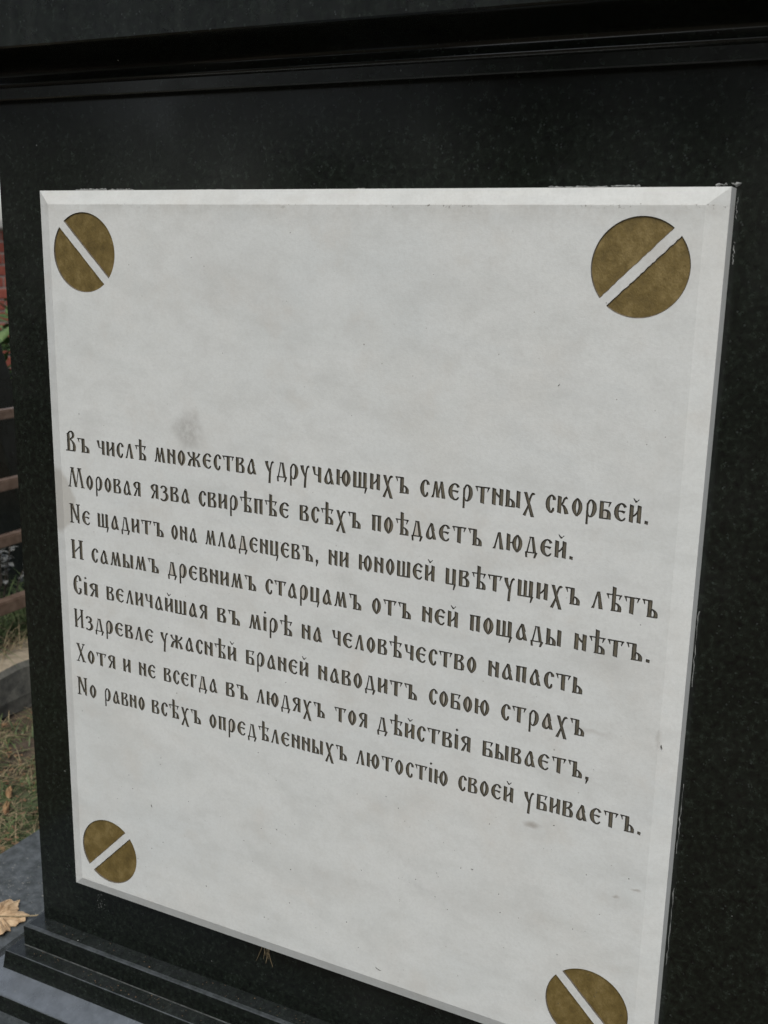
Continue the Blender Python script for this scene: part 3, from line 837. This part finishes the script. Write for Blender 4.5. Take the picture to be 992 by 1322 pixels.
# ------------------------------------------------------------------ ground, paving, kerb, fence and neighbours
GZ = -0.98
def ground():
    VV, FF = [], []
    xs = [-900, -200, -40, -10] + [-4 + i * 0.16 for i in range(38)] + [4, 10, 40, 200, 900]
    ys = [-900, -200, -40, -10, -4] + [-2 + i * 0.16 for i in range(40)] + [6, 10, 40, 200, 900]
    r = random.Random(2)
    for y in ys:
        for x in xs:
            near = -3.9 < x < 2 and -2 < y < 4.3
            VV.append((x, y, GZ + (r.uniform(-.014, .006) if near else 0)))
    nx = len(xs)
    for j in range(len(ys) - 1):
        for i in range(nx - 1):
            a = j * nx + i
            FF.append((a, a + 1, a + nx + 1, a + nx))
    return link('ground', mesh('ground', VV, FF, smooth=True), None, [M_GROUND])
tag(ground(), kind='structure')

def box(name, x0, x1, y0, y1, z0, z1, mats, parent=None, bev=0.0, segs=2, jit=0.0, seed=0):
    bm = bmesh.new()
    bmesh.ops.create_cube(bm, size=1)
    for v in bm.verts:
        v.co = Vector(((x0 + x1) / 2 + v.co.x * (x1 - x0), (y0 + y1) / 2 + v.co.y * (y1 - y0), (z0 + z1) / 2 + v.co.z * (z1 - z0)))
    if bev: bmesh.ops.bevel(bm, geom=list(bm.edges), offset=bev, segments=segs, affect='EDGES')
    me = bpy.data.meshes.new(name); bm.to_mesh(me); bm.free()
    return link(name, me, parent, mats)

pave = box('paving_slab', -0.4115, -0.005, -0.9, 1.3, -1.0, -0.93, [M_PAVE], None, 0.003)
tag(pave, 'worn dark granite slab on the grass to the left of the monument base', 'stone slab')

# rough kerb: tan top, dark grey broken face
def kerb():
    root = empty('stone_kerb', (-0.89, 0.8, GZ))
    tag(root, 'rough grey stone kerb with a sandy top under the brown railing', 'kerb')
    r = random.Random(4)
    nseg = 60
    VV, FF = [], []
    for i in range(nseg + 1):
        y = -0.7 + 4.0 * i / nseg
        xt = -0.845 + r.uniform(-.004, .004)
        zt = -0.885 + r.uniform(-.002, .002)
        prof = [(-0.832 + r.uniform(-.012, .008), -0.985 + r.uniform(0, .022)), (xt + .006 + r.uniform(-.004, .004), -0.950), (xt + .005 + r.uniform(-.003, .003), -0.915),
                (xt + .003, zt - .010), (xt - .006, zt), (xt - .05, zt + .004), (xt - .10, zt), (xt - .105, zt - .01), (xt - .105, -1.0)]
        for p in prof: VV.append((p[0] + .89, y - .8, p[1] - GZ))
    m = 9
    MI = []
    for i in range(nseg):
        for k in range(m - 1):
            a = i * m + k
            FF.append((a, a + 1, a + m + 1, a + m)); MI.append(1 if 3 < k < 7 else 0)
    link('kerb_stone', mesh('kerb_stone', VV, FF, MI), root, [M_STONE, M_STONETOP])
kerb()

def tube(name, pts, rad, mat, parent, sides=4, rot=math.pi / 4):
    VV, FF = [], []
    P = [Vector(p) for p in pts]
    for i, p in enumerate(P):
        d = (P[min(i + 1, len(P) - 1)] - P[max(i - 1, 0)]).normalized()
        u = d.cross(Vector((0, 0, 1)))
        if u.length < 1e-3: u = Vector((1, 0, 0))
        u.normalize(); v = d.cross(u)
        rr_ = rad[i] if isinstance(rad, (list, tuple)) else rad
        for k in range(sides):
            a = rot + 2 * math.pi * k / sides
            VV.append(tuple(p + u * rr_ * math.cos(a) + v * rr_ * math.sin(a)))
    n = len(P)
    for i in range(n - 1):
        for k in range(sides):
            FF.append((i * sides + k, i * sides + (k + 1) % sides, (i + 1) * sides + (k + 1) % sides, (i + 1) * sides + k))
    FF.append(tuple(range(sides - 1, -1, -1))); FF.append(tuple((n - 1) * sides + k for k in range(sides)))
    return link(name, mesh(name, VV, FF), parent, [mat])

fen = empty('low_railing', (-0.93, 0.8, -0.885))
tag(fen, 'low brown steel railing of four square bars round the next grave', 'railing')
RX = -0.93
for z, hh in ((-0.788, .014), (-0.648, .0115), (-0.531, .0115), (-0.386, .010)):
    b = box('rail', -hh, hh, -1.4, 1.6, z - hh + 0.885, z + hh + 0.885, [M_RAIL], fen, 0.0025)
for y in (-0.55, 1.85):
    box('post', -.014, .014, y - .8 - .014, y - .8 + .014, 0, 0.56, [M_RAIL], fen, 0.0025)

# neighbouring headstone seen edge-on through the railing
def headstone():
    root = empty('leaning_headstone', (-1.5, 1.2, GZ))
    tag(root, 'dark leaning gravestone behind the brown railing', 'gravestone')
    def P(y, z): return (y - 1.2, z - GZ)
    prof = [P(1.245, -0.985), P(1.345, -0.985), P(1.092, -0.20), P(1.000, -0.20)]
    VV = [(.30, y, z) for y, z in prof] + [(-.45, y, z) for y, z in prof]
    FF = [(0, 1, 2, 3), (7, 6, 5, 4)] + [(k, k + 4, (k + 1) % 4 + 4, (k + 1) % 4) for k in range(4)]
    me = mesh('slab', VV, FF)
    bm = bmesh.new(); bm.from_mesh(me); bmesh.ops.recalc_face_normals(bm, faces=bm.faces)
    bmesh.ops.bevel(bm, geom=list(bm.edges), offset=.003, segments=1, affect='EDGES'); bm.to_mesh(me); bm.free()
    link('slab', me, root, [M_FASCIA])
    box('plinth', -.55, .38, -.22, .22, 0, .10, [M_GRANITE], root, .004)
headstone()

# brick wall far behind, each brick its own piece
def brick_wall():
    X = -5.0
    root = empty('brick_wall', (X, 4.6, GZ))
    tag(root, 'old red brick wall beyond the graves at the far left', 'wall')
    box('mortar_core', -.25, -.006, -1.5, 1.6, 0, 1.02, [M_MORTAR], root)
    me = None
    r = random.Random(9)
    for row in range(13):
        for k in range(12):
            y = -1.49 + k * .256 + (.128 if row % 2 else 0)
            if y + .245 > 1.6: continue
            if me is None:
                b = box('brick', -.1, .0, 0, .244, 0, .065, [M_BRICK], root, .004, 1)
                me = b.data
            else:
                b = bpy.data.objects.new('brick', me); COL.objects.link(b); b.parent = root
            b.location = (r.uniform(-.003, .003), y, row * .078 + .006)
    box('coping', -.30, .05, -1.55, 1.65, 1.021, 1.08, [M_CAP], root, .008)
brick_wall()

# ------------------------------------------------------------------ plants
def blade(VV, FF, x, y, z, h, lean, az, w, r, n=4):
    b = len(VV)
    ca, sa = math.cos(az), math.sin(az)
    tx, ty = -sa * w / 2, ca * w / 2
    for k in range(n + 1):
        t = k / n
        dx = lean * t * t * h
        zz = z + h * (t - 0.35 * lean * t * t * (1 if lean < 1.6 else 1.3))
        zz = max(zz, z + 0.001 + 0.002 * (k % 2))
        q = (1 - t) ** 0.6
        VV.append((x + ca * dx - tx * q, y + sa * dx - ty * q, zz)); VV.append((x + ca * dx + tx * q, y + sa * dx + ty * q, zz))
    for k in range(n):
        a = b + 2 * k
        FF.append((a, a + 1, a + 3, a + 2))

def grass(name, boxes, mat, seed, label=None):
    r = random.Random(seed)
    VV, FF = [], []
    for (x0, x1, y0, y1, z, n, h0, h1, l0, l1, w) in boxes:
        ncl = max(3, n // 14)
        cl = [(r.uniform(x0, x1), r.uniform(y0, y1)) for _ in range(ncl)]
        for _ in range(n):
            if r.random() < 0.65:
                c = r.choice(cl); x, y = c[0] + r.gauss(0, .012), c[1] + r.gauss(0, .012)
                x = min(max(x, x0), x1); y = min(max(y, y0), y1)
            else: x, y = r.uniform(x0, x1), r.uniform(y0, y1)
            blade(VV, FF, x, y, z, r.uniform(h0, h1), r.uniform(l0, l1), r.uniform(0, 6.28), w * r.uniform(.6, 1.4), r)
    o = link(name, mesh(name, VV, FF), None, [mat])
    tag(o, label, 'grass', kind='stuff')
    return o
Z = GZ - 0.006
grass('green_grass', [(-.825, -.425, -.2, 1.4, Z, 2600, .010, .040, .6, 2.6, .0028), (-3.4, -.96, -.6, 3.5, Z, 5000, .02, .09, .4, 1.8, .004),
                      (-.825, -.425, -1.5, -.2, Z, 500, .012, .04, .5, 2.2, .003), (1.0, 2.6, -.6, 2.5, Z, 1500, .015, .06, .5, 2, .004)], M_G1, 1,
      'short green grass between the granite slab and the stone kerb')
grass('dry_grass', [(-.825, -.425, -.2, 1.4, Z, 3200, .010, .045, 1.4, 3.2, .0018), (-3.4, -.96, -.6, 3.5, Z, 2500, .02, .10, .8, 2.6, .003)], M_G2, 2,
      'dry bent grass stalks on the bare soil beside the slab')
grass('grass_tuft', [(-1.08, -.965, .76, 1.10, -.90, 420, .07, .15, .5, 1.9, .0045)], M_G1, 3, 'bright green tuft of long grass behind the lowest brown bar')
grass('dry_grass_tuft', [(-.93, -.90, .70, .98, -.888, 150, .03, .09, .5, 2.0, .0022)], M_G2, 4, 'long dry stalks hanging over the kerb top')

# flower bed of earth inside the railing
o = box('soil_bed', -2.2, -.952, -.6, 3.0, -1.0, -0.905, [M_SOIL], None, .02)
tag(o, kind='structure')

def litter():
    r = random.Random(15)
    VV, FF = [], []
    for _ in range(2600):
        x, y = r.uniform(-.83, -.42), r.uniform(-.2, 1.3)
        if _ > 2200: x, y = r.uniform(-1.2, -.95), r.uniform(.4, 1.5)
        z = GZ - .003 + r.uniform(0, .004) if _ <= 2200 else -.904
        s = r.uniform(.002, .008); a = r.uniform(0, 6.28); k = r.uniform(.3, .7); b = len(VV)
        for q in range(5):
            t = q / 5 * 6.283
            VV.append((x + s * math.cos(a) * math.cos(t) - s * k * math.sin(a) * math.sin(t), y + s * math.sin(a) * math.cos(t) + s * k * math.cos(a) * math.sin(t), z + r.uniform(0, s * .6)))
        FF.append(tuple(range(b, b + 5)))
    o = link('leaf_litter', mesh('leaf_litter', VV, FF), None, [M_LITTER])
    tag(o, 'crumbled brown leaf litter between the grass stalks', 'leaf litter', kind='stuff')
litter()

# fallen leaves
def leaf_mesh(name, outline, curl, mat, seed, th=0.0007):
    """lobed leaf: centre fan with curled rim, given thickness"""
    r = random.Random(seed)
    n = len(outline)
    VV = [(0, 0, 0.004)]
    mid = []
    for x, y in outline: VV.append((x * .5, y * .5, 0.006 + curl * .2 + r.uniform(-.002, .003)))
    for x, y in outline: VV.append((x, y, max(0.0005, curl * (x * x + y * y) / .0025 * r.uniform(.2, 1.3))))
    FF = []
    for k in range(n):
        j = (k + 1) % n
        FF += [(0, 1 + k, 1 + j), (1 + k, 1 + n + k, 1 + n + j, 1 + j)]
    m = len(VV)
    VV += [(x, y, z - th) for x, y, z in VV]
    FF += [tuple(i + m for i in f[::-1]) for f in FF]
    return mesh(name, VV, FF)
def maple(R, seed, lobes=5):
    r = random.Random(seed)
    out = []
    for k in range(lobes * 8):
        a = k / (lobes * 8) * 2 * math.pi
        base = .66 + .34 * abs(math.cos(lobes * a / 2)) ** 0.9
        q = R * base * (1.0 if k % 2 else .93) * r.uniform(.92, 1.06)
        out.append((q * math.cos(a), q * math.sin(a)))
    return out
t = empty('fallen_leaf', (-.291, .156, -.9295))
tag(t, 'large pale brown lobed leaf lying on the granite slab', 'leaf', 'fallen leaves')
link('leaf_blade', leaf_mesh('leaf_blade', maple(.043, 3), .008, M_LEAF, 3), t, [M_LEAF])
tube('stem', [(.0, 0, .006), (.030, -.004, .008), (.052, .004, .004), (.058, .008, .003)], .0009, M_G2, t, 5)
t.rotation_euler = (0, 0, .5)
def oval(l, w, seed):
    r = random.Random(seed)
    return [(l * math.cos(k / 14 * 6.283) * r.uniform(.92, 1.05), w * math.sin(k / 14 * 6.283) * r.uniform(.85, 1.1)) for k in range(14)]
LV = [((-.600, .482, GZ + .004), .015, .0055, 2.35, 'small orange leaf in the grass, the upper of two close together'),
      ((-.566, .442, GZ + .004), .017, .0055, 2.2, 'small orange leaf in the grass, the lower of two close together'),
      ((-.48, .10, GZ), .020, .010, 0.2, 'small orange leaf out on the grass near the slab edge'),
      ((-.70, .20, GZ), .018, .009, 2.0, 'small orange leaf out on the grass near the kerb')]
for i, (p, l, w, a, lab) in enumerate(LV):
    o = link('fallen_leaf', leaf_mesh('fallen_leaf', oval(l, w, i), .012, M_LEAF2, i), None, [M_LEAF2])
    o.location = p; o.rotation_euler = (.35, -.2, a)
    tag(o, lab, 'leaf', 'fallen leaves')

def bush(name, loc, H, R, nst, leafn, ls, mat, stemmat, label, cat, seed, drop=0.3):
    r = random.Random(seed)
    root = empty(name, loc)
    tag(root, label, cat)
    SV, SF, LVv, LF = [], [], [], []
    for s in range(nst):
        az = r.uniform(0, 6.28); sp = r.uniform(.1, 1) * R
        top = Vector((math.cos(az) * sp, math.sin(az) * sp, H * r.uniform(.6, 1)))
        n = 7
        pts = [Vector((top.x * (k / n) ** 1.4, top.y * (k / n) ** 1.4, top.z * k / n)) + Vector((r.uniform(-1, 1), r.uniform(-1, 1), 0)) * .006 for k in range(n + 1)]
        for k in range(n):
            b = len(SV); p, q = pts[k], pts[k + 1]; w = .004 * (1 - k / n * .7)
            SV += [(p.x - w, p.y, p.z), (p.x + w, p.y - w, p.z), (p.x, p.y + w, p.z), (q.x - w, q.y, q.z), (q.x + w, q.y - w, q.z), (q.x, q.y + w, q.z)]
            SF += [(b, b + 1, b + 4, b + 3), (b + 1, b + 2, b + 5, b + 4), (b + 2, b, b + 3, b + 5)]
        for _ in range(leafn):
            t_ = r.uniform(drop, 1.0); k = min(n - 1, int(t_ * n)); p = pts[k].lerp(pts[k + 1], t_ * n - k)
            a, e = r.uniform(0, 6.28), r.uniform(-.4, .9); l = ls * r.uniform(.6, 1.3); w = l * .32
            d = Vector((math.cos(a) * math.cos(e), math.sin(a) * math.cos(e), math.sin(e))); u = Vector((-math.sin(a), math.cos(a), r.uniform(-.4, .4)))
            b = len(LVv)
            nrm = d.cross(u).normalized() * l * .08
            LVv += [tuple(p), tuple(p + d * l * .45 + u * w + nrm), tuple(p + d * l), tuple(p + d * l * .45 - u * w + nrm), tuple(p + d * l * .5)]
            LF += [(b, b + 1, b + 4), (b + 1, b + 2, b + 4), (b + 2, b + 3, b + 4), (b + 3, b, b + 4)]
    link('stem', mesh('stem', SV, SF), root, [stemmat])
    f = link('foliage', mesh('foliage', LVv, LF), root, [mat]); f['kind'] = 'stuff'
bush('leafy_shrub', (-2.05, 2.0, GZ), .80, .30, 26, 42, .07, M_PLANT, M_G2, 'leafy green shrub between the brick wall and the leaning gravestone', 'shrub', 5)
bush('silver_plant', (-1.06, 0.93, -.905), .24, .07, 9, 12, .020, M_SILVER, M_BARK, 'dusty silver-leaved plant behind the second brown bar', 'plant', 6, 0.75)

# soil crumbs and grass scraps blown on to the steps
r = random.Random(91)
VV, FF = [], []
for i in range(150):
    top = r.random()
    if top < .5: x, y, z = r.uniform(-.07, .45), r.uniform(.004, .019), ZB + .0001
    else: x, y, z = r.uniform(-.085, .35), r.uniform(-.0155, -.002), zs1 + .0001
    s_ = r.uniform(.0002, .0009); b = len(VV); a0 = r.uniform(0, 6.28)
    for j in range(4):
        a = a0 + j / 4 * 6.283; q = s_ * r.uniform(.4, 1.5)
        VV.append((x + q * math.cos(a), y + q * .6 * math.sin(a), z))
    VV.append((x, y, z + s_ * .6))
    FF += [(b + j, b + (j + 1) % 4, b + 4) for j in range(4)]
o = link('crumbs', mesh('crumbs', VV, FF), None, [M_LITTER])
tag(o, 'tiny soil crumbs and scraps lying on the granite steps', 'crumbs', kind='stuff')

# ------------------------------------------------------------------ unseen trees added behind the camera to darken the granite's reflections
def tree(loc, H, R, seed, label):
    r = random.Random(seed)
    root = empty('tree', loc)
    tag(root, label, 'tree', 'unseen trees added behind the camera for reflections')
    tube('trunk', [(0, 0, 0), (.05, 0, H * .2), (-.03, .04, H * .45), (.02, 0, H * .8)], [.20, .16, .12, .04], M_BARK, root, 10)
    for k in range(7):
        a = k * 2.4; z = H * (.25 + .08 * k)
        tube('limb', [(0, 0, z), (math.cos(a) * R * .4, math.sin(a) * R * .4, z + .4), (math.cos(a) * R * .8, math.sin(a) * R * .8, z + .9)], [.06, .04, .015], M_BARK, root, 6)
    VV, FF = [], []
    cl = []
    for k in range(46):
        a = r.uniform(0, 6.28); t = r.uniform(.10, 1.0); q = R * math.sin(math.pi * min(1, .22 + t * .75)) * r.uniform(.3, 1.05)
        cl.append((q * math.cos(a), q * math.sin(a), H * t, r.uniform(.35, .75)))
    for _ in range(5200):
        c = r.choice(cl); g = [r.gauss(0, c[3] * .5) for _ in range(3)]
        p = Vector((c[0] + g[0], c[1] + g[1], max(.2, c[2] + g[2])))
        u = Vector((r.uniform(-1, 1), r.uniform(-1, 1), r.uniform(-1, 1))).normalized(); v = u.orthogonal().normalized(); s = r.uniform(.06, .13)
        b = len(VV)
        VV += [tuple(p - u * s), tuple(p + v * s * .5), tuple(p + u * s), tuple(p - v * s * .5)]
        FF.append((b, b + 1, b + 2, b + 3))
    f = link('crown', mesh('crown', VV, FF), root, [M_TREE]); f['kind'] = 'stuff'
tree((-6.6, -5.2, GZ), 5.0, 2.0, 1, 'dense green unseen tree added for the granite reflections, the one furthest along the row')
tree((-3.8, -6.6, GZ), 5.6, 2.2, 2, 'broad green unseen tree added for the granite reflections, with the lowest crown')
tree((-0.9, -7.2, GZ), 5.2, 2.1, 3, 'green unseen tree added for the granite reflections, straight opposite the monument')
tree((-8.6, -1.6, GZ), 4.6, 1.9, 4, 'green unseen tree added for the granite reflections, off to the side')

# pale crumbs of lime and grit on the slab beside the leaf
r = random.Random(77)
VV, FF = [], []
for i in range(420):
    x, y = -.33 + r.gauss(0, .035), .225 + r.gauss(0, .022)
    if i > 300: x, y = -.235 + r.gauss(0, .02), .20 + r.gauss(0, .012)
    s_ = r.uniform(.0004, .0030) * r.random(); b = len(VV); a0 = r.uniform(0, 6.28)
    for j in range(5):
        a = a0 + j / 5 * 6.283; q = s_ * r.uniform(.5, 1.2)
        VV.append((x + q * math.cos(a), y + q * .7 * math.sin(a), -.9300))
    VV.append((x, y, -.9300 + s_ * .35))
    FF += [(b + j, b + (j + 1) % 5, b + 5) for j in range(5)]
o = link('grit', mesh('grit', VV, FF), None, [mat_simple('pale_grit', (.06, .065, .065), (.26, .26, .245), 90, .95)])
tag(o, 'pale grey crumbs scattered on the dark granite slab behind the large leaf', 'grit', kind='stuff')
